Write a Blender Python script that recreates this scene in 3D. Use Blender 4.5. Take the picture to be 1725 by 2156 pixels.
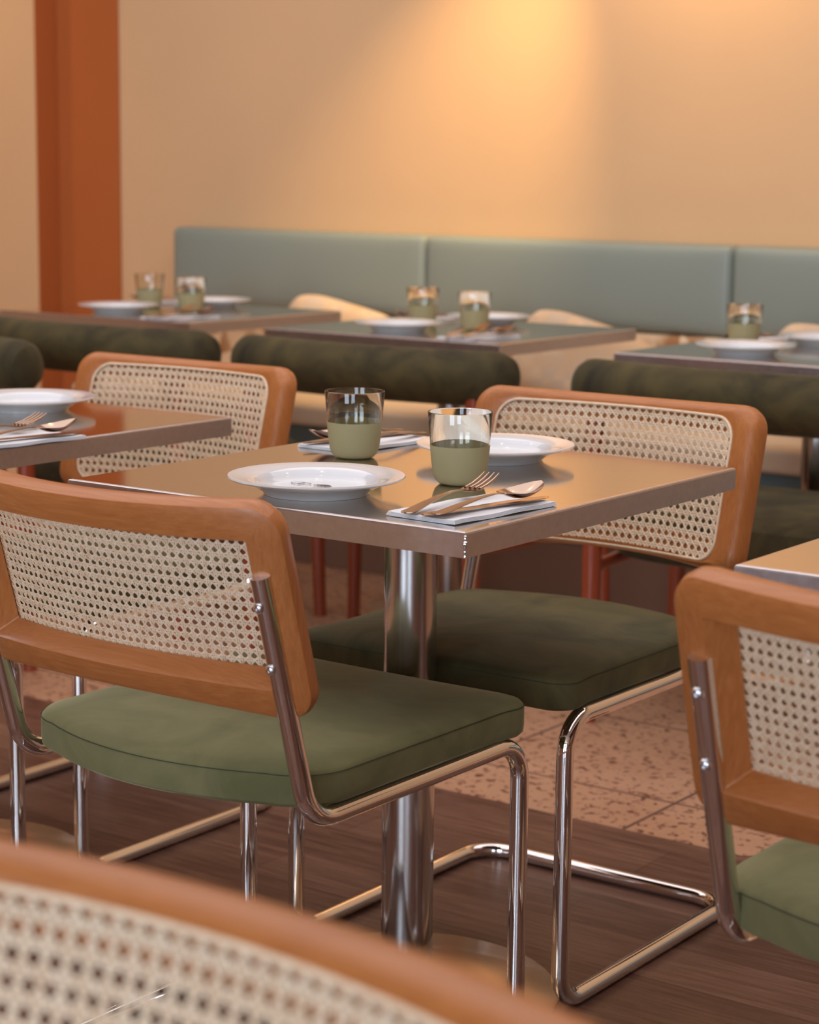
import bpy, bmesh, math, random
from math import sin, cos, pi, radians, sqrt
from mathutils import Vector, Matrix
for o in list(bpy.data.objects): bpy.data.objects.remove(o)
random.seed(7)
S = bpy.context.scene
COL = S.collection

# ------------------------------------------------------------ camera, exposure
# room axes: X along the tables and the banquette, Y towards the back wall
F_PX, PITCH, ROLL, YAW = 4355.0, 9.452, -0.6166, -35.829
a, b, c = radians(PITCH), radians(ROLL), radians(YAW)
fw = Vector((0, cos(a), -sin(a))); r0 = Vector((1, 0, 0)); u0 = r0.cross(fw)
rr = r0*cos(b) - u0*sin(b); uu = u0*cos(b) + r0*sin(b)
def toroom(q): return Vector((q.x*cos(c)+q.y*sin(c), -q.x*sin(c)+q.y*cos(c), q.z))
fw, rr, uu = toroom(fw), toroom(rr), toroom(uu)
cam = bpy.data.cameras.new('camera'); co = bpy.data.objects.new('camera', cam); COL.objects.link(co)
co.matrix_world = Matrix(((rr.x, uu.x, -fw.x, 1.6353), (rr.y, uu.y, -fw.y, -2.2694), (rr.z, uu.z, -fw.z, 1.1616), (0, 0, 0, 1)))
cam.sensor_fit = 'VERTICAL'; cam.sensor_height = 30.0; cam.sensor_width = 24.0
cam.lens = F_PX*30.0/2156
cam.clip_start = 0.05
cam.dof.use_dof = True; cam.dof.focus_distance = 2.62; cam.dof.aperture_fstop = 5.0
S.camera = co
S.view_settings.view_transform = 'Standard'; S.view_settings.look = 'None'
S.view_settings.gamma = 1.0; S.view_settings.use_curve_mapping = False
S.view_settings.exposure = 0.0
S.cycles.use_denoising = True
S.cycles.max_bounces = 12; S.cycles.glossy_bounces = 6; S.cycles.transmission_bounces = 10
S.cycles.caustics_reflective = True; S.cycles.caustics_refractive = True; S.cycles.blur_glossy = 0.6
S.cycles.sample_clamp_indirect = 6.0

# ------------------------------------------------------------ world and lights
W = bpy.data.worlds.new('world'); S.world = W; W.use_nodes = True
W.node_tree.nodes['Background'].inputs[0].default_value = (0.75, 0.85, 1.0, 1)
W.node_tree.nodes['Background'].inputs[1].default_value = 1.0
def area(name, loc, to, sx, sy, power, col, spread=180):
    l = bpy.data.lights.new(name, 'AREA'); l.shape = 'RECTANGLE'; l.size = sx; l.size_y = sy
    l.energy = power; l.color = col; l.spread = radians(spread)
    o = bpy.data.objects.new(name, l); COL.objects.link(o); o.location = loc
    o.rotation_euler = (Vector(to)-Vector(loc)).to_track_quat('-Z', 'Y').to_euler(); return o
def spot(name, loc, to, power, col, size, blend, rad=0.03):
    l = bpy.data.lights.new(name, 'SPOT'); l.energy = power; l.color = col
    l.spot_size = radians(size); l.spot_blend = blend; l.shadow_soft_size = rad
    o = bpy.data.objects.new(name, l); COL.objects.link(o); o.location = loc
    o.rotation_euler = (Vector(to)-Vector(loc)).to_track_quat('-Z', 'Y').to_euler(); return o
DAY = (0.70, 0.83, 1.0); AMB = (0.98, 0.95, 0.98)
FRONT = -8.0
area('daylight_window_left', (0.80, FRONT+0.06, 1.75), (0.80, 0, 1.5), 2.3, 2.5, 190, DAY)
area('daylight_window_right', (4.75, FRONT+0.06, 1.75), (4.75, 0, 1.5), 2.5, 2.5, 190, DAY)
area('ceiling_ambient_fill', (-0.9, 0.2, 3.22), (-0.9, 0.2, 0), 5.6, 4.6, 118, AMB)  # unseen broad area light, added as soft ambient from above
spot('spot_wall_low', (-1.46, 2.58, 2.45), (-2.16, 3.04, 0.90), 118, (1.0, 0.66, 0.28), 48, 1.0)
spot('spot_wall_high', (-1.12, 2.80, 2.25), (-1.16, 3.05, 1.85), 26, (1.0, 0.64, 0.28), 120, 1.0)
spot('spot_wall_left', (-4.3, 2.2, 3.0), (-4.5, 3.0, 1.2), 48, (1.0, 0.66, 0.34), 80, 1.0)
for (x, y) in ((0.2, -0.9), (-0.9, 0.9), (1.3, 0.7), (-2.2, -0.3), (-0.1, 1.9)):
    spot('ceiling_downlight', (x, y, 3.1), (x, y, 0), 5, (1.0, 0.72, 0.45), 110, 0.8, 0.035)

# ------------------------------------------------------------ helpers
def mesh(name, V, Fc, mat=None, parent=None, smooth=True, loc=None):
    m = bpy.data.meshes.new(name); m.from_pydata([tuple(v) for v in V], [], Fc); m.update()
    if smooth:
        for p in m.polygons: p.use_smooth = True
        m.set_sharp_from_angle(angle=radians(38))
    o = bpy.data.objects.new(name, m); COL.objects.link(o)
    if mat: m.materials.append(mat)
    if parent: o.parent = parent
    if loc: o.location = loc
    return o
def fixn(o):
    bm = bmesh.new(); bm.from_mesh(o.data); bmesh.ops.recalc_face_normals(bm, faces=bm.faces); bm.to_mesh(o.data); bm.free(); return o
def bevel(o, w, seg=2, angle=35):
    m = o.modifiers.new('b', 'BEVEL'); m.width = w; m.segments = seg; m.limit_method = 'ANGLE'; m.angle_limit = radians(angle); m.harden_normals = True
    return o
def boxes(name, bl, mat, parent=None, bev=0, seg=2):
    V = []; Fc = []
    for (x0, x1, y0, y1, z0, z1) in bl:
        n = len(V)
        V += [(x0, y0, z0), (x1, y0, z0), (x1, y1, z0), (x0, y1, z0), (x0, y0, z1), (x1, y0, z1), (x1, y1, z1), (x0, y1, z1)]
        Fc += [(n, n+3, n+2, n+1), (n+4, n+5, n+6, n+7), (n, n+1, n+5, n+4), (n+1, n+2, n+6, n+5), (n+2, n+3, n+7, n+6), (n+3, n, n+4, n+7)]
    o = mesh(name, V, Fc, mat, parent, smooth=False)
    if bev: bevel(o, bev, seg); o.data.polygons.foreach_set('use_smooth', [True]*len(o.data.polygons))
    return o
def lathe(name, prof, mat, parent=None, n=64, loc=None):
    V = []; Fc = []; k = len(prof)
    for i in range(n):
        t = 2*pi*i/n
        for (r, z) in prof: V.append((r*cos(t), r*sin(t), z))
    for i in range(n):
        j = (i+1) % n
        for q in range(k-1): Fc.append((i*k+q, j*k+q, j*k+q+1, i*k+q+1))
    o = mesh(name, V, Fc, mat, parent, loc=loc)
    bm = bmesh.new(); bm.from_mesh(o.data); bmesh.ops.remove_doubles(bm, verts=bm.verts, dist=1e-6)
    bmesh.ops.recalc_face_normals(bm, faces=bm.faces); bm.to_mesh(o.data); bm.free(); return o
def fillet(pts, rad, seg=8):
    out = [Vector(pts[0])]
    for i in range(1, len(pts)-1):
        p0, p, p1 = Vector(pts[i-1]), Vector(pts[i]), Vector(pts[i+1])
        d0 = (p0-p).normalized(); d1 = (p1-p).normalized(); ang = d0.angle(d1)
        r = rad[i] if isinstance(rad, (list, tuple)) else rad
        t = r/math.tan(ang/2); A = p+d0*t; B = p+d1*t
        cen = p+(d0+d1).normalized()*(r/sin(ang/2))
        va, vb = A-cen, B-cen; w = va.angle(vb)
        for k in range(seg+1):
            s = k/seg; out.append(cen+(va*sin((1-s)*w)+vb*sin(s*w))/sin(w))
    out.append(Vector(pts[-1])); return out
def tube(name, pts, rad, mat, parent=None, n=16, closed=False, caps=True, radii=None):
    P = [Vector(p) for p in pts]; N = len(P); V = []; Fc = []
    T = []
    for i in range(N):
        if closed: d = P[(i+1) % N]-P[i-1]
        else: d = P[min(i+1, N-1)]-P[max(i-1, 0)]
        T.append(d.normalized())
    up = Vector((0, 0, 1)) if abs(T[0].z) < 0.9 else Vector((1, 0, 0))
    nx = T[0].cross(up).normalized()
    for i in range(N):
        nx = (nx-T[i]*nx.dot(T[i])).normalized(); ny = T[i].cross(nx)
        R = radii[i] if radii else rad
        for k in range(n):
            t = 2*pi*k/n; V.append(P[i]+(nx*cos(t)+ny*sin(t))*R)
    for i in range(N if closed else N-1):
        j = (i+1) % N
        for k in range(n): Fc.append((i*n+k, i*n+(k+1) % n, j*n+(k+1) % n, j*n+k))
    if caps and not closed:
        Fc.append(tuple(range(n))); Fc.append(tuple((N-1)*n+k for k in range(n)))
    o = mesh(name, V, Fc, mat, parent); return fixn(o)
def empty(name, loc=(0, 0, 0), rz=0):
    o = bpy.data.objects.new(name, None); COL.objects.link(o); o.location = loc; o.rotation_euler = (0, 0, rz); o.empty_display_size = 0.1; return o
def tag(o, label, cat, group=None):
    o['label'] = label; o['category'] = cat
    if group: o['group'] = group
    return o
def struct(o): o['kind'] = 'structure'; return o
def dup(root, loc, rz, label, group=None):
    r = root.copy(); COL.objects.link(r); r.location = loc; r.rotation_euler = (0, 0, rz); r['label'] = label
    if group: r['group'] = group
    for ch in list(root.children):
        k = ch.copy(); COL.objects.link(k); k.parent = r
        for g in list(ch.children):
            d = g.copy(); COL.objects.link(d); d.parent = k
    return r

# ------------------------------------------------------------ materials
def mat(name, col=(0.5, 0.5, 0.5), rough=0.5, metal=0.0, **kw):
    m = bpy.data.materials.new(name); m.use_nodes = True
    p = m.node_tree.nodes['Principled BSDF']
    p.inputs['Base Color'].default_value = (*col, 1); p.inputs['Roughness'].default_value = rough; p.inputs['Metallic'].default_value = metal
    for k, v in kw.items():
        s = p.inputs[k.replace('_', ' ')]
        s.default_value = (*v, 1) if isinstance(v, tuple) else v
    return m
def nt(m): return m.node_tree, m.node_tree.nodes['Principled BSDF']
def N(t, typ, **kw):
    n = t.nodes.new(typ)
    for k, v in kw.items():
        if hasattr(n, k): setattr(n, k, v)
        else: n.inputs[k].default_value = v
    return n
def coords(t, scale=(1, 1, 1), rot=(0, 0, 0), kind='Object', loc=(0, 0, 0)):
    tc = t.nodes.new('ShaderNodeTexCoord'); mp = t.nodes.new('ShaderNodeMapping')
    mp.inputs['Scale'].default_value = scale; mp.inputs['Rotation'].default_value = rot; mp.inputs['Location'].default_value = loc
    t.links.new(tc.outputs[kind], mp.inputs['Vector']); return mp.outputs['Vector']
def ramp(t, fac, stops):
    r = t.nodes.new('ShaderNodeValToRGB'); e = r.color_ramp.elements
    while len(e) < len(stops): e.new(0.5)
    for i, (p, cc) in enumerate(stops): e[i].position = p; e[i].color = (*cc, 1)
    t.links.new(fac, r.inputs[0]); return r.outputs['Color']
def noise(t, vec, scale, detail=4, rough=0.55, dist=0.0):
    n = N(t, 'ShaderNodeTexNoise'); n.inputs['Scale'].default_value = scale; n.inputs['Detail'].default_value = detail
    n.inputs['Roughness'].default_value = rough; n.inputs['Distortion'].default_value = dist
    t.links.new(vec, n.inputs['Vector']); return n.outputs['Fac']
def bump(t, p, h, strength, dist=0.001):
    bn = t.nodes.new('ShaderNodeBump'); bn.inputs['Strength'].default_value = strength; bn.inputs['Distance'].default_value = dist
    t.links.new(h, bn.inputs['Height']); t.links.new(bn.outputs['Normal'], p.inputs['Normal'])

def mk_wood(name, scale):
    m = mat(name, rough=0.38, Specular_IOR_Level=0.4, Coat_Weight=0.08, Coat_Roughness=0.10); t, p = nt(m)
    v = coords(t, scale); f = noise(t, v, 4.0, 6, 0.6, 0.4)
    colr = ramp(t, f, [(0.25, (0.38, 0.122, 0.031)), (0.5, (0.45, 0.155, 0.042)), (0.75, (0.52, 0.195, 0.058))])
    t.links.new(colr, p.inputs['Base Color'])
    f2 = noise(t, v, 14, 3); bump(t, p, f2, 0.08, 0.0006); return m
M_WH = mk_wood('beech_wood_long_grain', (3, 60, 60))
M_WV = mk_wood('beech_wood_cross_grain', (60, 60, 3))
def mk_cane():
    m = mat('cane', rough=0.55); t, p = nt(m)
    f = noise(t, coords(t, (40, 40, 40)), 3, 3)
    t.links.new(ramp(t, f, [(0.3, (0.78, 0.57, 0.38)), (0.7, (0.92, 0.75, 0.55))]), p.inputs['Base Color']); return m
M_CANE = mk_cane()
M_CHROME = mat('chrome', (0.80, 0.77, 0.76), 0.05, 1.0)
M_SCREW = mat('zinc_screw', (0.75, 0.78, 0.85), 0.2, 1.0)
M_BLACK = mat('black_plastic', (0.02, 0.02, 0.02), 0.5)
M_SEAM = mat('seam_thread', (0.045, 0.048, 0.024), 0.9)
def mk_velvet(name, c0, c1, sheen):
    m = mat(name, rough=0.85, Sheen_Weight=sheen, Sheen_Roughness=0.35); t, p = nt(m)
    p.inputs['Sheen Tint'].default_value = (0.75, 0.72, 0.45, 1)
    f = noise(t, coords(t, (5, 5, 5)), 1.6, 5, 0.6, 0.8)
    t.links.new(ramp(t, f, [(0.35, c0), (0.68, c1)]), p.inputs['Base Color'])
    bump(t, p, noise(t, coords(t, (1, 1, 1)), 900, 2), 0.25, 0.0006); return m
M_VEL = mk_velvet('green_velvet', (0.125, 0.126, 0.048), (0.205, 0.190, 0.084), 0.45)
M_VEL_SHADED = mk_velvet('green_velvet_shaded_copy', (0.050, 0.046, 0.015), (0.120, 0.098, 0.034), 0.2)  # same green velvet, with the table's shade put into a darker colour
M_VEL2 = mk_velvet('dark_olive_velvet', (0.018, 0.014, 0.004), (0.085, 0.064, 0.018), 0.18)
def mk_brushed(name, col, rough, sc, aniso=0.0):
    m = mat(name, col, rough, 1.0); t, p = nt(m)
    f = noise(t, coords(t, sc), 4, 3)
    t.links.new(ramp(t, f, [(0.3, tuple(x*0.9 for x in col)), (0.7, col)]), p.inputs['Base Color'])
    mr = N(t, 'ShaderNodeMapRange'); mr.inputs['To Min'].default_value = rough*0.8; mr.inputs['To Max'].default_value = rough*1.25
    t.links.new(f, mr.inputs['Value']); t.links.new(mr.outputs['Result'], p.inputs['Roughness'])
    return m
M_COLUMN = mk_brushed('brushed_steel_column', (0.62, 0.59, 0.57), 0.16, (60, 60, 1))
t, p = nt(M_COLUMN); p.inputs['Anisotropic'].default_value = 0.85; tg = N(t, 'ShaderNodeTangent', direction_type='RADIAL', axis='Z'); t.links.new(tg.outputs[0], p.inputs['Tangent'])
M_TOP = mk_brushed('satin_steel_top', (0.70, 0.64, 0.57), 0.095, (2, 60, 2))
M_EDGE = mk_brushed('satin_steel_edge', (0.62, 0.57, 0.58), 0.34, (30, 30, 30))
M_BASE = mat('tan_satin_base', (0.88, 0.60, 0.36), 0.22, 0.6)
M_WELD = mat('weld_bead', (0.8, 0.8, 0.82), 0.15, 1.0)
M_CUT = mat('cutlery_steel', (0.50, 0.37, 0.29), 0.20, 1.0)
M_PORC = mat('white_porcelain', (0.76, 0.78, 0.81), 0.12, 0.0, Coat_Weight=0.5, Coat_Roughness=0.05)
M_INK = mat('dark_print', (0.06, 0.045, 0.04), 0.4)
M_NAP = mat('paper_napkin', (0.80, 0.82, 0.87), 0.9)
M_GLASS = mat('olive_tinted_glass', (0.965, 0.97, 0.92), 0.0, 0.0, Transmission_Weight=1.0, IOR=1.48)
M_FROST = mat('frosted_olive_glass', (0.40, 0.36, 0.20), 0.42, 0.0, Transmission_Weight=0.12, IOR=1.3)
M_REDWOOD = mat('dark_red_stained_wood', (0.30, 0.055, 0.02), 0.3, Coat_Weight=0.3)
M_LEATHER = mat('grey_green_leatherette', (0.26, 0.30, 0.26), 0.42); 
t, p = nt(M_LEATHER); bump(t, p, noise(t, coords(t), 220, 3), 0.15, 0.001)
M_TEAL = mat('grey_teal_panel', (0.10, 0.155, 0.16), 0.5)
M_PLINTH = mat('brown_plinth', (0.20, 0.105, 0.068), 0.45)
def mk_fabric(name, dark):
    m = mat(name, rough=0.9); t, p = nt(m)
    v = coords(t, (1, 1, 1), (0.3, 0.25, 0.5)); ck = N(t, 'ShaderNodeTexChecker'); ck.inputs['Scale'].default_value = 15
    t.links.new(v, ck.inputs['Vector'])
    ck.inputs['Color1'].default_value = (0.74, 0.56, 0.38, 1); ck.inputs['Color2'].default_value = (*dark, 1)
    f = noise(t, v, 9, 2); mx = N(t, 'ShaderNodeMix', data_type='RGBA')
    mr = N(t, 'ShaderNodeMapRange'); mr.inputs['From Min'].default_value = 0.4; mr.inputs['From Max'].default_value = 0.6
    t.links.new(f, mr.inputs['Value']); t.links.new(mr.outputs['Result'], mx.inputs[0])
    t.links.new(ck.outputs['Color'], mx.inputs[6]); mx.inputs[7].default_value = (0.66, 0.47, 0.30, 1)
    t.links.new(mx.outputs[2], p.inputs['Base Color']); return m
M_WOVEN = mk_fabric('patchwork_woven_fabric', (0.36, 0.18, 0.08))
M_CREAM = mat('cream_fabric', (0.66, 0.50, 0.34), 0.9)
M_PILLOW = mk_fabric('cream_patterned_fabric', (0.62, 0.50, 0.38))
def mk_plaster(name, col):
    m = mat(name, col, 0.85); t, p = nt(m)
    f = noise(t, coords(t), 1.3, 4)
    t.links.new(ramp(t, f, [(0.3, tuple(x*0.96 for x in col)), (0.7, tuple(min(1, x*1.03) for x in col))]), p.inputs['Base Color'])
    bump(t, p, noise(t, coords(t), 60, 3), 0.1, 0.002); return m
M_WALL = mk_plaster('peach_plaster', (0.74, 0.47, 0.250))
M_TERRA = mk_plaster('terracotta_tone', (0.47, 0.125, 0.024))
M_DARKWALL = mk_plaster('red_brown_panelling', (0.30, 0.12, 0.06))
M_CEIL = mk_plaster('ceiling_paint', (0.62, 0.50, 0.38))
def mk_tile():
    m = mat('speckled_stone_tile', rough=0.42); t, p = nt(m)
    v = coords(t)
    n1 = noise(t, v, 55, 3, 0.6, 0.4); n2 = noise(t, v, 3.5, 3)
    base = ramp(t, n2, [(0.3, (0.50, 0.26, 0.15)), (0.7, (0.61, 0.35, 0.215))])
    spk = N(t, 'ShaderNodeMapRange'); spk.inputs['From Min'].default_value = 0.555; spk.inputs['From Max'].default_value = 0.62
    t.links.new(n1, spk.inputs['Value'])
    mx = N(t, 'ShaderNodeMix', data_type='RGBA'); t.links.new(spk.outputs['Result'], mx.inputs[0]); t.links.new(base, mx.inputs[6]); mx.inputs[7].default_value = (0.17, 0.06, 0.035, 1)
    br = N(t, 'ShaderNodeTexBrick', offset=0.0, squash=1.0); br.inputs['Scale'].default_value = 1.0
    br.inputs['Mortar Size'].default_value = 0.004; br.inputs['Brick Width'].default_value = 0.46; br.inputs['Row Height'].default_value = 0.46
    t.links.new(coords(t, loc=(0.13+0.46*20, -1.03+0.46*20, 0)), br.inputs['Vector'])
    mx2 = N(t, 'ShaderNodeMix', data_type='RGBA'); t.links.new(br.outputs['Fac'], mx2.inputs[0]); t.links.new(mx.outputs[2], mx2.inputs[6]); mx2.inputs[7].default_value = (0.14, 0.07, 0.05, 1)
    t.links.new(mx2.outputs[2], p.inputs['Base Color']); return m
M_TILE = mk_tile()
def mk_floorwood():
    m = mat('dark_wood_planks', rough=0.30); t, p = nt(m)
    v = coords(t); br = N(t, 'ShaderNodeTexBrick', offset=0.37); br.inputs['Scale'].default_value = 1.0
    br.inputs['Brick Width'].default_value = 1.4; br.inputs['Row Height'].default_value = 0.13; br.inputs['Mortar Size'].default_value = 0.0012
    br.inputs['Color1'].default_value = (0.3, 0.3, 0.3, 1); br.inputs['Color2'].default_value = (0.7, 0.7, 0.7, 1); br.inputs['Mortar'].default_value = (0, 0, 0, 1)
    t.links.new(v, br.inputs['Vector'])
    g = noise(t, coords(t, (2.5, 40, 2)), 2.5, 6, 0.65, 0.5)
    ad = N(t, 'ShaderNodeMath', operation='MULTIPLY_ADD'); ad.inputs[1].default_value = 0.45
    t.links.new(br.outputs['Color'], ad.inputs[0]); 
    ml = N(t, 'ShaderNodeMath', operation='MULTIPLY'); ml.inputs[1].default_value = 0.75; t.links.new(g, ml.inputs[0]); t.links.new(ml.outputs[0], ad.inputs[2])
    big = noise(t, coords(t, (1, 2.5, 1)), 2.2, 3); m3 = N(t, 'ShaderNodeMath', operation='MULTIPLY_ADD'); m3.inputs[1].default_value = 0.5; m3.inputs[2].default_value = 0.75
    t.links.new(big, m3.inputs[0]); m4 = N(t, 'ShaderNodeMath', operation='MULTIPLY'); t.links.new(ad.outputs[0], m4.inputs[0]); t.links.new(m3.outputs[0], m4.inputs[1])
    colr = ramp(t, m4.outputs[0], [(0.15, (0.036, 0.012, 0.007)), (0.5, (0.105, 0.044, 0.028)), (0.9, (0.30, 0.155, 0.105))])
    t.links.new(colr, p.inputs['Base Color'])
    bump(t, p, noise(t, coords(t, (60, 260, 1)), 3, 3), 0.35, 0.001); return m
M_FWOOD = mk_floorwood()

# ------------------------------------------------------------ room
BACK = 3.06; LEFT = -3.77; RIGHT = 7.0; CEIL = 3.25
EDGE_Y = 0.838; EDGE_X = -1.72
def flat(name, x0, x1, y0, y1, z, m):
    return mesh(name, [(x0, y0, z), (x1, y0, z), (x1, y1, z), (x0, y1, z)], [(0, 1, 2, 3)], m, smooth=False)
def floor_piece(name, rects, zt, m):
    return struct(boxes(name, [(x0, x1, y0, y1, -0.05, zt) for (x0, x1, y0, y1) in rects], m))
floor_piece('floor', [(EDGE_X, RIGHT, FRONT, EDGE_Y)], 0.0, M_FWOOD)
floor_piece('floor', [(-6.0, RIGHT, EDGE_Y, BACK), (-6.0, EDGE_X, FRONT, EDGE_Y)], 0.0, M_TILE)
struct(boxes('wall_back', [(LEFT, RIGHT, BACK, BACK+0.15, 0, CEIL)], M_WALL))
# pier on the left: its face stands slightly forward of the back wall, with a terracotta-toned return and band
struct(boxes('wall_left', [(-6.2, LEFT, BACK-0.115, BACK+0.15, 0, CEIL)], M_WALL, bev=0.004))
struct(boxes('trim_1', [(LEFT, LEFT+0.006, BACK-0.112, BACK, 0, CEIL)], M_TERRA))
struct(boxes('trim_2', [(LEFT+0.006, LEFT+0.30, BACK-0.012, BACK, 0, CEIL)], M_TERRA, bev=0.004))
struct(boxes('wall_side', [(-6.2, -6.0, FRONT, BACK, 0, CEIL)], M_WALL))
struct(boxes('wall_right', [(RIGHT, RIGHT+0.15, FRONT, BACK+0.15, 0, CEIL)], M_DARKWALL))
struct(boxes('ceiling', [(-6.2, RIGHT+0.15, FRONT-0.15, BACK+0.15, CEIL, CEIL+0.1)], M_CEIL))
W1 = (-0.40, 2.0); W2 = (3.45, 6.05); ZS = (0.46, 3.04)
struct(boxes('wall_front', [(-6.2, W1[0], FRONT-0.15, FRONT, 0, CEIL), (W1[1], W2[0], FRONT-0.15, FRONT, 0, CEIL), (W2[1], RIGHT, FRONT-0.15, FRONT, 0, CEIL),
                            (W1[0], W1[1], FRONT-0.15, FRONT, 0, ZS[0]), (W1[0], W1[1], FRONT-0.15, FRONT, ZS[1], CEIL),
                            (W2[0], W2[1], FRONT-0.15, FRONT, 0, ZS[0]), (W2[0], W2[1], FRONT-0.15, FRONT, ZS[1], CEIL)], M_WALL))
M_FRAME = mat('dark_window_frame', (0.03, 0.025, 0.02), 0.4)
for i, w in enumerate((W1, W2)):
    fr = 0.04
    o = struct(boxes('window_%d' % (i+1), [(w[0], w[0]+fr, FRONT-0.09, FRONT-0.03, *ZS), (w[1]-fr, w[1], FRONT-0.09, FRONT-0.03, *ZS),
                     (w[0]+fr, w[1]-fr, FRONT-0.09, FRONT-0.03, ZS[0], ZS[0]+fr), (w[0]+fr, w[1]-fr, FRONT-0.09, FRONT-0.03, ZS[1]-fr, ZS[1])], M_FRAME))
    boxes('pane', [(w[0]+fr, w[1]-fr, FRONT-0.064, FRONT-0.058, ZS[0]+fr, ZS[1]-fr)], M_GLASS, o)

# ------------------------------------------------------------ banquette
def slab(name, x0, x1, y0, y1, z0, z1, m, parent, puff=0.0, bev=0.02, nx=10, nz=6):
    # upholstered block whose front (-Y) face swells slightly
    o = boxes(name, [(x0, x1, y0, y1, z0, z1)], m, parent)
    bm = bmesh.new(); bm.from_mesh(o.data)
    bmesh.ops.bevel(bm, geom=bm.edges[:], offset=bev, segments=4, profile=0.5, affect='EDGES')
    for k in range(1, nx): bmesh.ops.bisect_plane(bm, geom=bm.verts[:]+bm.edges[:]+bm.faces[:], plane_co=(x0+(x1-x0)*k/nx, 0, 0), plane_no=(1, 0, 0))
    for k in range(1, nz): bmesh.ops.bisect_plane(bm, geom=bm.verts[:]+bm.edges[:]+bm.faces[:], plane_co=(0, 0, z0+(z1-z0)*k/nz), plane_no=(0, 0, 1))
    for v in bm.verts:
        if v.co.y < (y0+y1)/2:
            a_ = (v.co.x-x0)/(x1-x0); b_ = (v.co.z-z0)/(z1-z0)
            v.co.y -= puff*max(0, 1-(2*a_-1)**6)*max(0, 1-(2*b_-1)**4)
    bm.to_mesh(o.data); bm.free()
    for pl in o.data.polygons: pl.use_smooth = True
    return o
BQ = empty('banquette', (-0.5, 2.9, 0)); tag(BQ, 'long grey-green leatherette banquette with patterned seat along the back wall', 'bench')
def ch(o): o.parent = BQ; o.matrix_parent_inverse = Matrix.Translation((0.5, -2.9, 0)); return o
xs = [-3.14, -2.09, -1.04, 0.01, 1.06, 2.1]
for i in range(5):
    ch(slab('back_panel', xs[i]+0.001, xs[i+1]-0.001, 2.955, BACK-0.002, 0.70, 0.957, M_LEATHER, None, 0.012, 0.022, 16))
ch(slab('lower_back', -3.14, 2.1, 2.95, BACK-0.002, 0.47, 0.698, M_WOVEN, None, 0.01, 0.015, 12))
ch(slab('seat_cushion', -3.14, 2.1, 2.47, BACK-0.004, 0.405, 0.468, M_CREAM, None, 0.0, 0.015, 4))
ch(boxes('front_panel', [(-3.12, 2.08, 2.50, 2.56, 0.16, 0.404)], M_TEAL, None, 0.003))
ch(boxes('plinth', [(-3.10, 2.06, 2.44, 2.98, 0.0, 0.158)], M_PLINTH, None, 0.004))

# throw pillows leaning on the banquette
def pillow(x, label, rz, rx, m, w=0.46, h=0.27):
    V = []; Fc = []; n = 20
    for s in (-1, 1):
        for i in range(n+1):
            for j in range(n+1):
                u_ = -1+2*i/n; v_ = -1+2*j/n
                e = max(0, (1-u_**4)*(1-v_**4))**0.45
                px_ = u_*w/2*(1-0.14*v_**4); pz_ = v_*h/2*(1-0.14*u_**4)
                V.append((px_, s*0.065*e, pz_))
    for s in (0, 1):
        o_ = s*(n+1)**2
        for i in range(n):
            for j in range(n):
                q = (o_+i*(n+1)+j, o_+(i+1)*(n+1)+j, o_+(i+1)*(n+1)+j+1, o_+i*(n+1)+j+1); Fc.append(q if s == 0 else q[::-1])
    o = mesh('throw_pillow', V, Fc, m)
    bm = bmesh.new(); bm.from_mesh(o.data); bmesh.ops.remove_doubles(bm, verts=bm.verts, dist=1e-5); bm.to_mesh(o.data); bm.free()
    o.location = x; o.rotation_euler = (radians(rx), radians(rz), 0)
    return tag(o, label, 'pillow', 'throw pillows on the banquette')
pillow((-2.30, 2.80, 0.615), 'pale cream pillow in warm lamp light, leftmost on the banquette', 11, -16, M_PILLOW)
pillow((-1.42, 2.80, 0.605), 'cream pillow leaning on the banquette behind the middle background table', 13, -16, M_PILLOW)
pillow((-0.62, 2.80, 0.610), 'cream pillow at the right edge of the photo behind the right background table', 12, -16, M_PILLOW)

# ------------------------------------------------------------ tables
def make_table(w, l, zt=0.75, th=0.031, br=0.216):
    T = empty('dining_table')
    V = []
    ou = boxes('tabletop', [(-w/2+0.001, w/2-0.001, -l/2+0.001, l/2-0.001, zt-0.004, zt)], M_TOP, T, 0.0015, 2)
    # folded steel edge all round, rounded on its upper corner
    prof = [(0.0, zt-0.0035), (0.0007, zt-0.0016), (0.0022, zt-0.0006), (0.0045, zt-0.0002), (0.02, zt-0.0012), (0.02, zt-th), (0.0, zt-th)]
    V = []; Fc = []; cr = [(-1, -1), (1, -1), (1, 1), (-1, 1)]
    for (sx, sy) in cr:
        for (d, z) in prof: V.append((sx*(w/2+0.0022-d), sy*(l/2+0.0022-d), z))
    k = len(prof)
    for i in range(4):
        j = (i+1) % 4
        for q in range(k): Fc.append((i*k+q, j*k+q, j*k+(q+1) % k, i*k+(q+1) % k))
    e = mesh('table_edge', V, Fc, M_EDGE, T, smooth=False); fixn(e)
    boxes('underside', [(-w/2+0.02, w/2-0.02, -l/2+0.02, l/2-0.02, zt-th+0.004, zt-0.006)], M_PLINTH, T)
    lathe('mounting_plate', [(0, zt-th-0.006), (0.11, zt-th-0.006), (0.11, zt-th+0.004), (0, zt-th+0.004)], M_COLUMN, T, 48)
    lathe('column', [(0.0366, 0.02), (0.0366, zt-th-0.006)], M_COLUMN, T, 64)
    lathe('base_plate', [(0, 0), (br, 0), (br+0.001, 0.002), (br+0.001, 0.008), (br-0.002, 0.0105), (0.12, 0.016), (0.055, 0.02), (0.04, 0.022), (0, 0.022)], M_BASE, T, 96)
    return T
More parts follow.
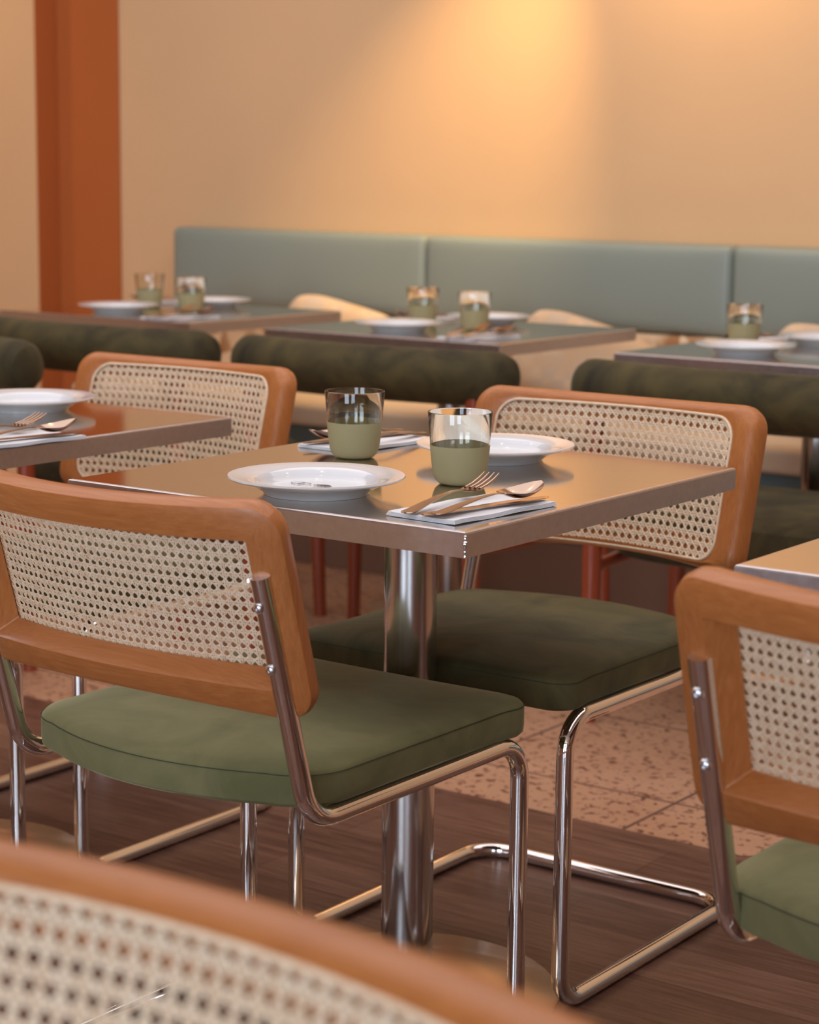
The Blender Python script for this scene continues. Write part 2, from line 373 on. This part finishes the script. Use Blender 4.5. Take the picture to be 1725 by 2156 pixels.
def weld(parent, w, l, zt=0.75):
    for (sx, sy) in ((1, -1),):
        V = []; Fc = []; rnd = random.Random(3); n = 22; m_ = 8
        for i in range(n+1):
            z = zt-0.004-0.026*i/n; R = 0.0010+0.0013*abs(sin(i*1.9))*rnd.uniform(0.5, 1)+ (0.0012 if 6 < i < 11 else 0)
            for k in range(m_):
                t_ = 2*pi*k/m_; V.append((sx*(w/2+0.0014)+R*cos(t_), sy*(l/2+0.0014)+R*sin(t_), z))
        for i in range(n):
            for k in range(m_): Fc.append((i*m_+k, i*m_+(k+1) % m_, (i+1)*m_+(k+1) % m_, (i+1)*m_+k))
        Fc.append(tuple(range(m_))); Fc.append(tuple(n*m_+k for k in range(m_)))
        return fixn(mesh('weld_bead', V, Fc, M_WELD, parent))
TW, TL = 0.6355, 0.670
table = make_table(TW, TL); weld(table, TW, TL)
tag(table, 'steel-topped table in the middle foreground with a welded front corner', 'table', 'dining tables')
TLc = (-0.925, -0.012); TRc = (0.972, 0.02); TM = (-1.435, 2.165); TBL = (-2.41, 2.155); TBR = (-0.395, 2.165)
dup(table, (*TLc, 0), 0, 'steel-topped table at the left edge, behind the nearest cane chair', 'dining tables')
dup(table, (*TRc, 0), 0, 'table whose corner shows at the right edge behind the right-hand cane chair', 'dining tables')
T2 = make_table(0.72, 0.65); tag(T2, 'background table below the seam of the banquette, middle of the back row', 'table', 'dining tables'); T2.location = (*TM, 0)
dup(T2, (*TBL, 0), 0, 'background table farthest left, beside the terracotta-toned wall', 'dining tables')
dup(T2, (*TBR, 0), 0, 'background table farthest right in the back row, cut by the frame', 'dining tables')

# ------------------------------------------------------------ cane chair
# local axes: X width, +Y the way the sitter faces, origin on the floor between the front legs
TILT = math.atan2(0.084, 0.30)          # lean of the back posts
HW, ZB, ZT_, TH = 0.262, 0.552, 0.806, 0.038
def bow(x): return -0.052*(1-(x/HW)**2)
def yaxis(z): return -0.4925-(z-0.72)*math.tan(TILT)
def backpt(x, s, d):
    # x across, s = height z, d = depth off the frame's middle surface (+ = to the sitter)
    slope = 2*0.052*x/HW**2
    nn = Vector((-slope, 1, 0)).normalized()
    return Vector((x+nn.x*d, yaxis(s)+bow(x)+nn.y*d*cos(TILT), s+d*sin(TILT)))
def rrect(hw, z0, z1, r, n=160):
    # rounded rectangle, starts mid-bottom, counter-clockwise seen from the sitter side; equal count for any size
    pts = []; cx, cz = 0, (z0+z1)/2; hh = (z1-z0)/2
    for i in range(n):
        t = 2*pi*i/n - pi/2 + 1e-6
        dx, dz = cos(t), sin(t)
        # superposed square->direction mapping by corner ratio
        A0 = math.atan2(hh, hw)
        pts.append((t,))
    # parametrise by side so that corners line up between rings
    out = []
    per = [('b', 0.5), ('c', 1), ('r', 1), ('c', 1), ('t', 1), ('c', 1), ('l', 1), ('c', 1), ('b2', 0.5)]
    NS, NCc = 28, 8
    def line(p, q, k): return [(p[0]+(q[0]-p[0])*i/k, p[1]+(q[1]-p[1])*i/k) for i in range(k)]
    def arc(cx_, cz_, a0, a1, k): return [(cx_+r*cos(a0+(a1-a0)*i/k), cz_+r*sin(a0+(a1-a0)*i/k)) for i in range(k)]
    out += line((0, z0), (hw-r, z0), NS//2); out += arc(hw-r, z0+r, -pi/2, 0, NCc)
    out += line((hw, z0+r), (hw, z1-r), 14); out += arc(hw-r, z1-r, 0, pi/2, NCc)
    out += line((hw-r, z1), (-hw+r, z1), NS); out += arc(-hw+r, z1-r, pi/2, pi, NCc)
    out += line((-hw, z1-r), (-hw, z0+r), 14); out += arc(-hw+r, z0+r, pi, 1.5*pi, NCc)
    out += line((-hw+r, z0), (0, z0), NS//2)
    return out
def frame_parts(parent, odx):
    h = TH/2
    rings = []
    def ring(hw, z0, z1, r, d): rings.append([backpt(x, z, d) for (x, z) in rrect(hw, z0, z1, r)])
    # front side, groove edge, round outer edge, back side, inner opening
    ring(0.222, 0.566, 0.783, 0.034, h-0.001)
    ring(0.226, 0.562, 0.787, 0.034, h)
    ring(HW-0.012, ZB+0.012, ZT_-0.012, 0.030, h)
    ring(HW-0.004, ZB+0.004, ZT_-0.004, 0.034, h*0.72)
    ring(HW, ZB, ZT_, 0.036, h*0.2)
    ring(HW, ZB, ZT_, 0.036, -h*0.4)
    ring(HW-0.003, ZB+0.003, ZT_-0.003, 0.034, -h*0.85)
    ring(HW-0.009, ZB+0.009, ZT_-0.009, 0.030, -h)
    def oring(hw, z0, z1, r, d): rings.append([backpt(x+odx, z, d) for (x, z) in rrect(hw, z0, z1, r)])
    oring(0.222, 0.589, 0.767, 0.004, -h)
    oring(0.220, 0.591, 0.765, 0.003, -h+0.003)
    oring(0.210, 0.601, 0.758, 0.003, h-0.007)
    ring(0.222, 0.566, 0.783, 0.034, h-0.006)
    for rg_, q_ in ((2, 1), (3, 1), (4, 1), (5, 1), (6, 1), (7, 1), (8, .7), (9, .7), (10, .6)):
        for v_ in rings[rg_]:
            kt_ = max(0, 1-(ZT_-v_.z)/0.08); v_.z -= 0.005*q_*kt_*max(0, 1-(v_.x/0.23)**2)
            k_ = max(0, 1-(v_.z-ZB)/0.10); v_.z += 0.011*q_*k_*max(0, 1-(v_.x/0.23)**2)
    R = len(rings); n = len(rings[0])
    # split into four members at the corners
    nb = 14+4; idx = {'right': None}
    s1 = 14+4; s2 = s1+4+14+4; s3 = s2+4+28+4; s4 = s3+4+14+4
    segs = [('side_rail', s1, s2, M_WV), ('top_rail', s2, s3, M_WH), ('side_rail', s3, s4, M_WV), ('bottom_rail', s4, s1+n, M_WH)]
    for (nm, a_, b_, mm) in segs:
        V = []; Fc = []
        ids = [i % n for i in range(a_, b_+1)]
        for i in ids:
            for q in range(R): V.append(rings[q][i])
        for i in range(len(ids)-1):
            for q in range(R):
                q2 = (q+1) % R; Fc.append((i*R+q, (i+1)*R+q, (i+1)*R+q2, i*R+q2))
        fixn(mesh(nm, V, Fc, mm, parent))
def inside(x, z, hw=0.220, z0=0.568, z1=0.781, r=0.032):
    dx = abs(x)-(hw-r); dz = abs(z-(z0+z1)/2)-((z1-z0)/2-r)
    if dx <= 0 and dz <= r: return True
    if dz <= 0 and dx <= r: return True
    return dx*dx+dz*dz <= r*r
def cane_mesh(parent, P_):
    sc_ = P_/0.01275; V = []; Fc = []; z0 = 0.568; z1 = 0.781; hw = 0.220; D0 = TH/2-0.003
    def ribbon(x0, zz0, x1, zz1, wdt, lay, ph):
        L = sqrt((x1-x0)**2+(zz1-zz0)**2); n = max(2, int(L/0.0032)); dx, dz = (x1-x0)/L, (zz1-zz0)/L; nx_, nz_ = -dz, dx
        prev = None
        for i in range(n+1):
            x = x0+(x1-x0)*i/n; z = zz0+(zz1-zz0)*i/n
            if not inside(x, z): prev = None; continue
            dd = D0+lay+0.00055*sin(2*pi*i*L/n/P_+ph)
            base = len(V)
            for (o_, q) in ((-1, -0.4), (-0.6, 0.5), (0.6, 0.5), (1, -0.4), (0.6, -0.7), (-0.6, -0.7)):
                V.append(backpt(x+nx_*o_*wdt/2, z+nz_*o_*wdt/2, dd+q*0.0007))
            if prev is not None:
                for k in range(6): Fc.append((prev+k, prev+(k+1) % 6, base+(k+1) % 6, base+k))
            prev = base
    nxs = int(hw/P_)+1
    for k in range(-nxs, nxs+1):
        for o_ in (-1, 1): ribbon(k*P_+o_*0.00145*sc_, z0, k*P_+o_*0.00145*sc_, z1, 0.0020*sc_, -0.0002, k*pi)
    for k in range(0, int((z1-z0)/P_)+1):
        z = 0.5*(z0+z1)+(k-int((z1-z0)/P_)//2)*P_
        for o_ in (-1, 1): ribbon(-hw, z+o_*0.00145*sc_, hw, z+o_*0.00145*sc_, 0.0020*sc_, 0.0003, k*pi+pi/2)
    zc = 0.5*(z0+z1); H_ = z1-z0
    for k in range(-60, 61):
        cc = (k+0.5)*P_
        # lines x - z = cc and x + z = cc about the panel centre
        for sgn in (1, -1):
            xa = cc+sgn*(-H_/2); xb = cc+sgn*(H_/2)
            if max(xa, xb) < -hw or min(xa, xb) > hw: continue
            ribbon(xa, zc-H_/2, xb, zc+H_/2, 0.0024*sc_, 0.0008*sgn, 0 if sgn > 0 else pi)
    return mesh('cane_panel', V, Fc, M_CANE, parent)
def outline_seat(n_front=12):
    # top view of the seat pad: bowed back edge, softly rounded corners
    pts = []
    hwf, hwr, yf, yr = 0.243, 0.238, 0.012, -0.452; rf, rr_ = 0.035, 0.075
    def arc(cx, cy, a0, a1, r, k): return [(cx+r*cos(a0+(a1-a0)*i/k), cy+r*sin(a0+(a1-a0)*i/k)) for i in range(k+1)]
    pts += [(hwr, yr+rr_+ (yf-rf-yr-rr_)*i/10) for i in range(10)]
    pts += arc(hwf-rf, yf-rf, 0, pi/2, rf, 8)
    pts += [(hwf-rf-(2*(hwf-rf))*i/12, yf) for i in range(1, 12)]
    pts += arc(-hwf+rf, yf-rf, pi/2, pi, rf, 8)
    pts += [(-hwr, yf-rf-(yf-rf-yr-rr_)*i/10) for i in range(1, 10)]
    pts += arc(-hwr+rr_, yr+rr_, pi, 1.5*pi-0.15, rr_, 8)
    xa = pts[-1][0]
    for i in range(1, 14):
        x = xa-2*xa*i/14; pts.append((x, pts[-1][1] if False else yr-0.038*(1-(x/xa)**2)+0.0006))
    pts += [(-x, y) for (x, y) in reversed(arc(-hwr+rr_, yr+rr_, pi, 1.5*pi-0.15, rr_, 8))][:-1]
    return pts
def pad(name, outl, layers, m, parent, cy):
    V = []; Fc = []; n = len(outl)
    for (ins, z, s) in layers:
        for (x, y) in outl:
            dx, dy = x, y-cy; L = sqrt(dx*dx+dy*dy) or 1
            V.append((dx*s*(1-ins/L), cy+dy*s*(1-ins/L), z))
    for k in range(len(layers)-1):
        for i in range(n):
            j = (i+1) % n; Fc.append((k*n+i, k*n+j, (k+1)*n+j, (k+1)*n+i))
    Fc.append(tuple(range(n))[::-1]); Fc.append(tuple((len(layers)-1)*n+i for i in range(n)))
    o = mesh(name, V, Fc, m, parent); return fixn(o)
def make_cane_chair(pitch, sdx, odx, m_seat):
    C = empty('cane_chair')
    hw = 0.2355; zs = 0.4205; yr = -0.51; R = 0.0122
    pt = Vector((0, -0.523, 0.722)); pb = Vector((0, -0.436, zs))
    path = []
    def side(s):
        return [(s*hw, -0.523, 0.722), (s*hw, -0.437, zs), (s*hw, 0, zs+0.002), (s*hw, 0, R), ]
    pts = side(-1)+[(-hw, yr, R), (hw, yr, R)]+side(1)[::-1]
    rad = [0, 0.055, 0.050, 0.045, 0.060, 0.060, 0.045, 0.050, 0.055, 0]
    tube('tube_frame', fillet(pts, rad, 8), R, M_CHROME, C, 20)
    for s in (-1, 1):
        # two domed screws on the back of each post
        for z in (0.690, 0.617):
            y = -0.523+(0.722-z)*math.tan(TILT)
            sc = lathe('screw', [(0.0045, -0.004), (0.0068, 0.0), (0.0066, 0.0012), (0.0052, 0.0032), (0.0026, 0.0045), (0.0016, 0.0045), (0.0006, 0.0030), (0, 0.0030)], M_SCREW, C, 20)
            sc.location = (s*hw, y-R*0.93, z-R*0.3); sc.rotation_euler = (pi/2+TILT*0.9, 0, 0)
        for y in (-0.07, -0.44): boxes('floor_glide', [(s*hw-0.008, s*hw+0.008, y-0.018, y+0.018, 0.0, 0.006)], M_BLACK, C)
    frame_parts(C, odx)
    cn = cane_mesh(C, pitch)
    sp = [backpt(x, z, TH/2-0.0005) for (x, z) in rrect(0.2215, 0.5665, 0.7825, 0.0335)]
    o = tube('spline', sp, 0.0024, M_CANE, C, 8, closed=True); o['label'] = 'pale reed spline around the cane'
    L = [(0.020, 0.4325, 1), (0.006, 0.4335, 1), (0.001, 0.438, 1), (0.0, 0.446, 1), (0.0, 0.468, 1), (0.0015, 0.4735, 1), (0.006, 0.478, 1), (0.02, 0.482, 1), (0.05, 0.485, 1), (0.09, 0.487, 1), (0.0, 0.489, 0.4), (0, 0.4895, 0.15)]
    ol = [(x_+sdx, y_) for (x_, y_) in outline_seat()]; st = pad('seat', ol, L, m_seat, C, -0.22)
    sm = [(x*1.0008, (y+0.22)*1.0008-0.22, 0.4725) for (x, y) in ol]
    tube('seam', sm, 0.00055, M_SEAM, st, 6, closed=True)
    return C
G = 'cane-backed chairs with chromed tube frames'
chair = make_cane_chair(0.0114, 0.006, 0.0, M_VEL)
tag(chair, 'cane-backed chair seen from behind, its back covering the left corner of the middle table', 'chair', G)
chair.location = (-0.0175, -0.0500, 0); chair.rotation_euler = (0, 0, -0.010)
dup(chair, (-0.950, -0.068, 0), 0, 'chair at the lower left edge of which little more than chromed tubes show', G)
rc = dup(chair, (1.003, -0.085, 0), 0, 'cane-backed chair seen from behind, cut off by the right edge of the photo', G)
for k_ in rc.children:
    if k_.name.startswith('seat'): k_.location.x = -0.032
chair2 = make_cane_chair(0.0140, 0.0, 0.0, M_VEL_SHADED)
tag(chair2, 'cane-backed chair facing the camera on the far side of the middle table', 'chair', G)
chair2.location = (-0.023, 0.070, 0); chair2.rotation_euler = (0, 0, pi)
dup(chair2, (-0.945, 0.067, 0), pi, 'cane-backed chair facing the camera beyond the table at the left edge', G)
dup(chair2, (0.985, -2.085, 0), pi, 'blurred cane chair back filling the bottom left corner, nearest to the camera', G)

# ------------------------------------------------------------ bolster chairs
def make_bolster_chair():
    C = empty('bolster_chair')
    R = 0.061; L = 0.395; n = 40; V = []; Fc = []; m_ = 28
    for i in range(n+1):
        t = -1+2*i/n; x = t*L
        e = L-abs(x); rr_ = R if e > 0.06 else R*sqrt(max(0.0, 1-((0.06-e)/0.06)**2.4))
        y = 0.06*(t*t) ; 
        for k in range(m_):
            w = 2*pi*k/m_; V.append((x, y+rr_*cos(w), 0.711+rr_*sin(w)*1.0))
    for i in range(n):
        for k in range(m_): Fc.append((i*m_+k, i*m_+(k+1) % m_, (i+1)*m_+(k+1) % m_, (i+1)*m_+k))
    o = mesh('bolster', V, Fc, M_VEL2, C)
    bm = bmesh.new(); bm.from_mesh(o.data); bmesh.ops.remove_doubles(bm, verts=bm.verts, dist=1e-5); bmesh.ops.recalc_face_normals(bm, faces=bm.faces); bm.to_mesh(o.data); bm.free()
    ol = []
    for i in range(56):
        t = 2*pi*i/56; cx, sx = cos(t), sin(t); e = 2/3.6
        ol.append((0.345*math.copysign(abs(cx)**e, cx), 0.29+0.27*math.copysign(abs(sx)**e, sx)))
    pad('seat', ol, [(0.03, 0.352, 1), (0.008, 0.358, 1), (0.0, 0.375, 1), (0, 0.43, 1), (0.006, 0.448, 1), (0.025, 0.460, 1), (0.07, 0.466, 1), (0, 0.469, 0.4)], M_VEL2, C, 0.29)
    for s in (-1, 1):
        tube('leg', [(s*0.315, 0.01, 0.0), (s*0.315, 0.01, 0.35), (s*0.315, 0.012, 0.69)], 0.02, M_REDWOOD, C, 14, radii=[0.016, 0.021, 0.019])
        tube('leg', [(s*0.375, 0.49, 0.0), (s*0.362, 0.48, 0.42)], 0.02, M_REDWOOD, C, 14, radii=[0.016, 0.021])
        tube('side_rail', [(s*0.315, 0.01, 0.335), (s*0.365, 0.482, 0.335)], 0.014, M_REDWOOD, C, 10)
    return C
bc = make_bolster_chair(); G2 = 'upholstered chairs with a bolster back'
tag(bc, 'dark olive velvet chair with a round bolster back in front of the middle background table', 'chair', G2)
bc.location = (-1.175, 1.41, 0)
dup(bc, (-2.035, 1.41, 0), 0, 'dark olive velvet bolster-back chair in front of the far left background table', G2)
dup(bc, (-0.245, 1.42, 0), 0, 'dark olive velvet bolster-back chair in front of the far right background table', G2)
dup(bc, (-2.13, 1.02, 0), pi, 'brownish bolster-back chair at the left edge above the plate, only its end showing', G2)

# ------------------------------------------------------------ tableware
def make_plate():
    o = lathe('dinner_plate', [(0, 0.0035), (0.060, 0.0035), (0.064, 0.0), (0.067, 0.0), (0.070, 0.0045), (0.082, 0.0115), (0.096, 0.0168), (0.112, 0.0205),
              (0.1138, 0.0222), (0.1132, 0.0240), (0.1105, 0.0242), (0.094, 0.0212), (0.0815, 0.0192), (0.0795, 0.0178), (0.0765, 0.0125), (0.073, 0.0085), (0.069, 0.0068), (0.064, 0.0063), (0.0, 0.0060)], M_PORC, None, 96)
    # printed mark in the well: an outlined lens shape with a cross stroke and a scalloped half lens
    V = []; Fc = []; z = 0.0075
    n = 24
    def lens(t, a_, b_, cx): return (cx+a_*cos(t), b_*math.copysign(abs(sin(t))**1.3, sin(t)))
    for i in range(n):
        t = 2*pi*i/n; x, y = lens(t, 0.0155, 0.0085, -0.022); x2, y2 = lens(t, 0.0140, 0.0066, -0.022)
        V += [(x, y, z), (x2, y2, z)]
    for i in range(n):
        j = (i+1) % n; Fc.append((2*i, 2*j, 2*j+1, 2*i+1))
    k = len(V); V += [(-0.0245, -0.008, z), (-0.0215, -0.008, z), (-0.0190, 0.008, z), (-0.0220, 0.008, z)]; Fc.append((k, k+1, k+2, k+3))
    k = len(V); top = [(-0.001+0.028*i/20, 0.0085*sin(pi*i/20)**0.8 if 0 < i < 20 else 0.0) for i in range(21)]
    bot = [(-0.001+0.028*i/20, -0.0035*abs(sin(pi*i/4))-0.001 if 0 < i < 20 else 0.0) for i in range(21)]
    for i in range(21): V += [(top[i][0], top[i][1]-0.002, z), (bot[i][0], bot[i][1]-0.002, z)]
    for i in range(20): Fc.append((k+2*i, k+2*i+1, k+2*i+3, k+2*i+2))
    e = mesh('printed_emblem', V, Fc, M_INK, o, smooth=False); e['label'] = 'small dark printed emblem in the plate well'
    e.rotation_euler = (0, 0, 0.08); e.location = (-0.0155, 0.017, 0)
    return o
plate = make_plate(); GP = 'white dinner plates'
def zt(): return 0.7502
tag(plate, 'white dinner plate with a small dark emblem, nearer of two on the middle table', 'plate', GP)
plate.location = (0.010, -0.222, zt())
dup(plate, (0.014, 0.185, zt()), pi, 'white dinner plate behind the front tumbler on the middle table', GP)
dup(plate, (-0.932, 0.178, zt()), pi, 'white dinner plate on the table at the left edge', GP)
TOFF = {'middle': 0, 'left': 0, 'right': -0.06}
for (tc, nm) in ((TM, 'middle'), (TBL, 'left'), (TBR, 'right')):
    dup(plate, (tc[0]+TOFF[nm]-0.055, tc[1]-0.160, zt()), 0, 'blurred white plate on the %s background table, on the side near the camera' % nm, GP)
    dup(plate, (tc[0]+TOFF[nm]-0.02, tc[1]+0.200, zt()), pi, 'blurred white plate on the %s background table, on the side by the banquette' % nm, GP)

def make_glass():
    # clear tapered tumbler, outside then inside
    prof = [(0, 0.0), (0.022, 0.0), (0.0275, 0.0015), (0.0320, 0.0060), (0.0350, 0.0130), (0.0375, 0.0300), (0.0400, 0.0560), (0.0431, 0.0948), (0.0428, 0.0958), (0.0422, 0.0958),
            (0.0420, 0.0945), (0.0388, 0.0560), (0.0363, 0.0300), (0.0338, 0.0135), (0.0306, 0.0070), (0.0264, 0.0035), (0.021, 0.0025), (0, 0.0025)]
    g = lathe('tumbler', prof, M_GLASS, None, 64)
    e = 0.0004
    f = lathe('frosted_coating', [(0.0, -0.0001), (0.022, -0.0001), (0.0276+e, 0.0013), (0.0322+e, 0.0058), (0.0350+e, 0.0130), (0.0375+e, 0.0300), (0.03955+e, 0.0520), (0.03955-0.0001, 0.0520)], M_FROST, g, 64)
    f['label'] = 'frosted olive lower half of the tumbler'
    return g
glass = make_glass(); GG = 'glass tumblers with frosted olive bottoms'
tag(glass, 'clear tumbler with frosted olive base, nearer one on the middle table', 'glass', GG)
glass.location = (0.106, -0.039, zt()+0.0003)
dup(glass, (-0.154, 0.072, zt()+0.0003), 0, 'clear tumbler with frosted olive base behind the near plate on the middle table', GG)
for (x, y, lb) in ((TM[0]+0.065, TM[1]+0.005, 'blurred tumbler right of its twin on the middle background table'), (TM[0]-0.145, TM[1]+0.07, 'blurred tumbler left of its twin on the middle background table'),
                   (TBL[0]+0.070, TBL[1]+0.005, 'blurred tumbler right of its twin on the left background table'), (TBL[0]-0.150, TBL[1]+0.07, 'blurred tumbler left of its twin on the left background table'),
                   (TBR[0]-0.235, TBR[1]+0.07, 'blurred tumbler on the right background table behind the plate')):
    dup(glass, (x, y, zt()+0.0003), 0, lb, GG)

# cutlery, each piece lying along +Y from its handle end at the origin
def strip(name, sta, m, th=0.0018):
    # sta: (y, half width, z, dish) cross stations
    V = []; Fc = []; K = 8
    for (y, w, z, dsh) in sta:
        for k in range(K+1):
            s = -1+2*k/K; V.append((s*w, y, z-dsh*(1-s*s)+th*0.5*sqrt(max(0, 1-s*s*0.8))))
        for k in range(K, -1, -1):
            s = -1+2*k/K; V.append((s*w, y, z-dsh*(1-s*s)-th*0.5*sqrt(max(0, 1-s*s*0.8))))
    n = 2*(K+1)
    for i in range(len(sta)-1):
        for k in range(n): Fc.append((i*n+k, i*n+(k+1) % n, (i+1)*n+(k+1) % n, (i+1)*n+k))
    Fc.append(tuple(range(n))); Fc.append(tuple((len(sta)-1)*n+k for k in range(n)))
    return fixn(mesh(name, V, Fc, m))
HAND = [(0, 0.002, 0.003, 0), (0.0015, 0.0065, 0.003, 0), (0.006, 0.0092, 0.0032, 0), (0.02, 0.0088, 0.0042, 0), (0.05, 0.0068, 0.008, 0), (0.085, 0.0045, 0.0115, 0), (0.11, 0.0036, 0.0125, 0), (0.128, 0.0034, 0.0115, 0)]
def make_fork():
    o = strip('fork', HAND+[(0.140, 0.006, 0.0095, 0.0005), (0.150, 0.0115, 0.0080, 0.0012), (0.160, 0.0128, 0.0085, 0.0015), (0.166, 0.0128, 0.0092, 0.0012)], M_CUT, 0.0022)
    for k in range(4):
        x = (-1.5+k)*0.0070
        tube('tine', [(x, 0.162, 0.0085), (x, 0.180, 0.0112), (x*1.02, 0.198, 0.0160), (x*1.0, 0.212, 0.0215)], 0.0016, M_CUT, o, 8, radii=[0.0021, 0.0019, 0.0016, 0.0009])
    return o
def make_spoon():
    st = list(HAND)
    for i in range(1, 17):
        t = i/16; y = 0.128+0.078*t; w = 0.0215*(sin(pi*min(1, t**0.85))**0.62 if t < 1 else 0)+0.0008+0.003*(1-t)**3
        st.append((y, max(w, 0.001), 0.0115-0.004*sin(pi*t)+0.005*t, 0.0085*sin(pi*t)))
    return strip('spoon', st, M_CUT, 0.0016)
def make_knife():
    return strip('table_knife', [(0, 0.002, 0.003, 0), (0.002, 0.0075, 0.003, 0), (0.008, 0.0095, 0.003, 0), (0.06, 0.008, 0.003, 0), (0.095, 0.0062, 0.003, 0), (0.105, 0.0085, 0.003, 0), (0.15, 0.0098, 0.003, 0), (0.19, 0.0088, 0.003, 0), (0.207, 0.005, 0.003, 0), (0.214, 0.0008, 0.003, 0)], M_CUT, 0.0020)
def make_napkin():
    V = []; Fc = []
    def sheet(z, x0, x1, y0, y1, th, sk):
        n = len(V); nx_, ny_ = 8, 14
        for s in (0, 1):
            for i in range(nx_+1):
                for j in range(ny_+1):
                    a_ = i/nx_; b_ = j/ny_; x = x0+(x1-x0)*a_+sk*b_; y = y0+(y1-y0)*b_
                    V.append((x, y, z+s*th+0.0012*(abs(2*a_-1)**4)*sin(6*b_+1)**2))
        m_ = (nx_+1)*(ny_+1)
        for s in (0, 1):
            for i in range(nx_):
                for j in range(ny_):
                    q = (n+s*m_+i*(ny_+1)+j, n+s*m_+(i+1)*(ny_+1)+j, n+s*m_+(i+1)*(ny_+1)+j+1, n+s*m_+i*(ny_+1)+j+1); Fc.append(q if s else q[::-1])
        rim = [i*(ny_+1) for i in range(nx_+1)]+[nx_*(ny_+1)+j for j in range(1, ny_+1)]+[i*(ny_+1)+ny_ for i in range(nx_-1, -1, -1)]+[j for j in range(ny_-1, 0, -1)]
        for i in range(len(rim)):
            p_, q_ = rim[i], rim[(i+1) % len(rim)]; Fc.append((n+p_, n+q_, n+m_+q_, n+m_+p_))
    for k in range(4): sheet(0.0001+0.0012*k, -0.052+0.0006*k, 0.053-0.0008*k, -0.100+0.0007*k, 0.100, 0.0008, 0.004)
    return fixn(mesh('paper_napkin', V, Fc, M_NAP))
napkin, fork, spoon, knife = make_napkin(), make_fork(), make_spoon(), make_knife()
def pose(o, base, rz, dx, dy, drz, z, tilt=0.0):
    cx, sx = cos(rz), sin(rz)
    o.location = (base[0]+dx*cx-dy*sx, base[1]+dx*sx+dy*cx, z); o.rotation_euler = (tilt, 0, rz+drz)
def setting(base, rz, where, first=False, wide=0.0):
    zz = 0.7505; items = []
    for (src, dx, dy, drz, z, tl, nm, cat) in ((napkin, 0, 0, -0.06, zz, 0, 'white folded paper napkin', 'napkin'), (fork, -0.020, -0.110, 0.085, zz+0.0056, 0.02, 'steel fork', 'fork'),
                                       (knife, 0.002, -0.105, -0.20, zz+0.0052, 0.0, 'steel table knife', 'knife'), (spoon, 0.020, -0.106, -0.085, zz+0.0078, 0.02, 'steel spoon', 'spoon')):
        lab = {'napkin': '%s under the cutlery %s', 'fork': '%s with four tines on the napkin %s', 'knife': '%s crossing beneath the spoon %s', 'spoon': '%s with oval bowl on the napkin %s'}[cat] % (nm, where)
        o = src if first else dup(src, (0, 0, 0), 0, lab)
        tag(o, lab, cat, {'napkin': 'paper napkins', 'fork': 'forks', 'knife': 'table knives', 'spoon': 'spoons'}[cat])
        pose(o, base, rz, dx, dy, drz, z, tl)
setting((0.240, -0.208), 0, 'by the front corner of the middle table', True)
setting((-0.222, 0.200), pi, 'behind the rear tumbler of the middle table')
setting((TLc[0]+0.275, TLc[1]-0.115), 0, 'on the table at the left edge')
setting((TM[0]+0.225, TM[1]-0.215), 0, 'near corner of middle background table')
setting((TM[0]-0.225, TM[1]+0.205), pi, 'banquette side of middle background table')
setting((TBL[0]+0.225, TBL[1]-0.215), 0, 'near corner of left background table')
setting((TBL[0]-0.225, TBL[1]+0.205), pi, 'banquette side of left background table')
setting((TBR[0]-0.26, TBR[1]+0.205), pi, 'on right background table')
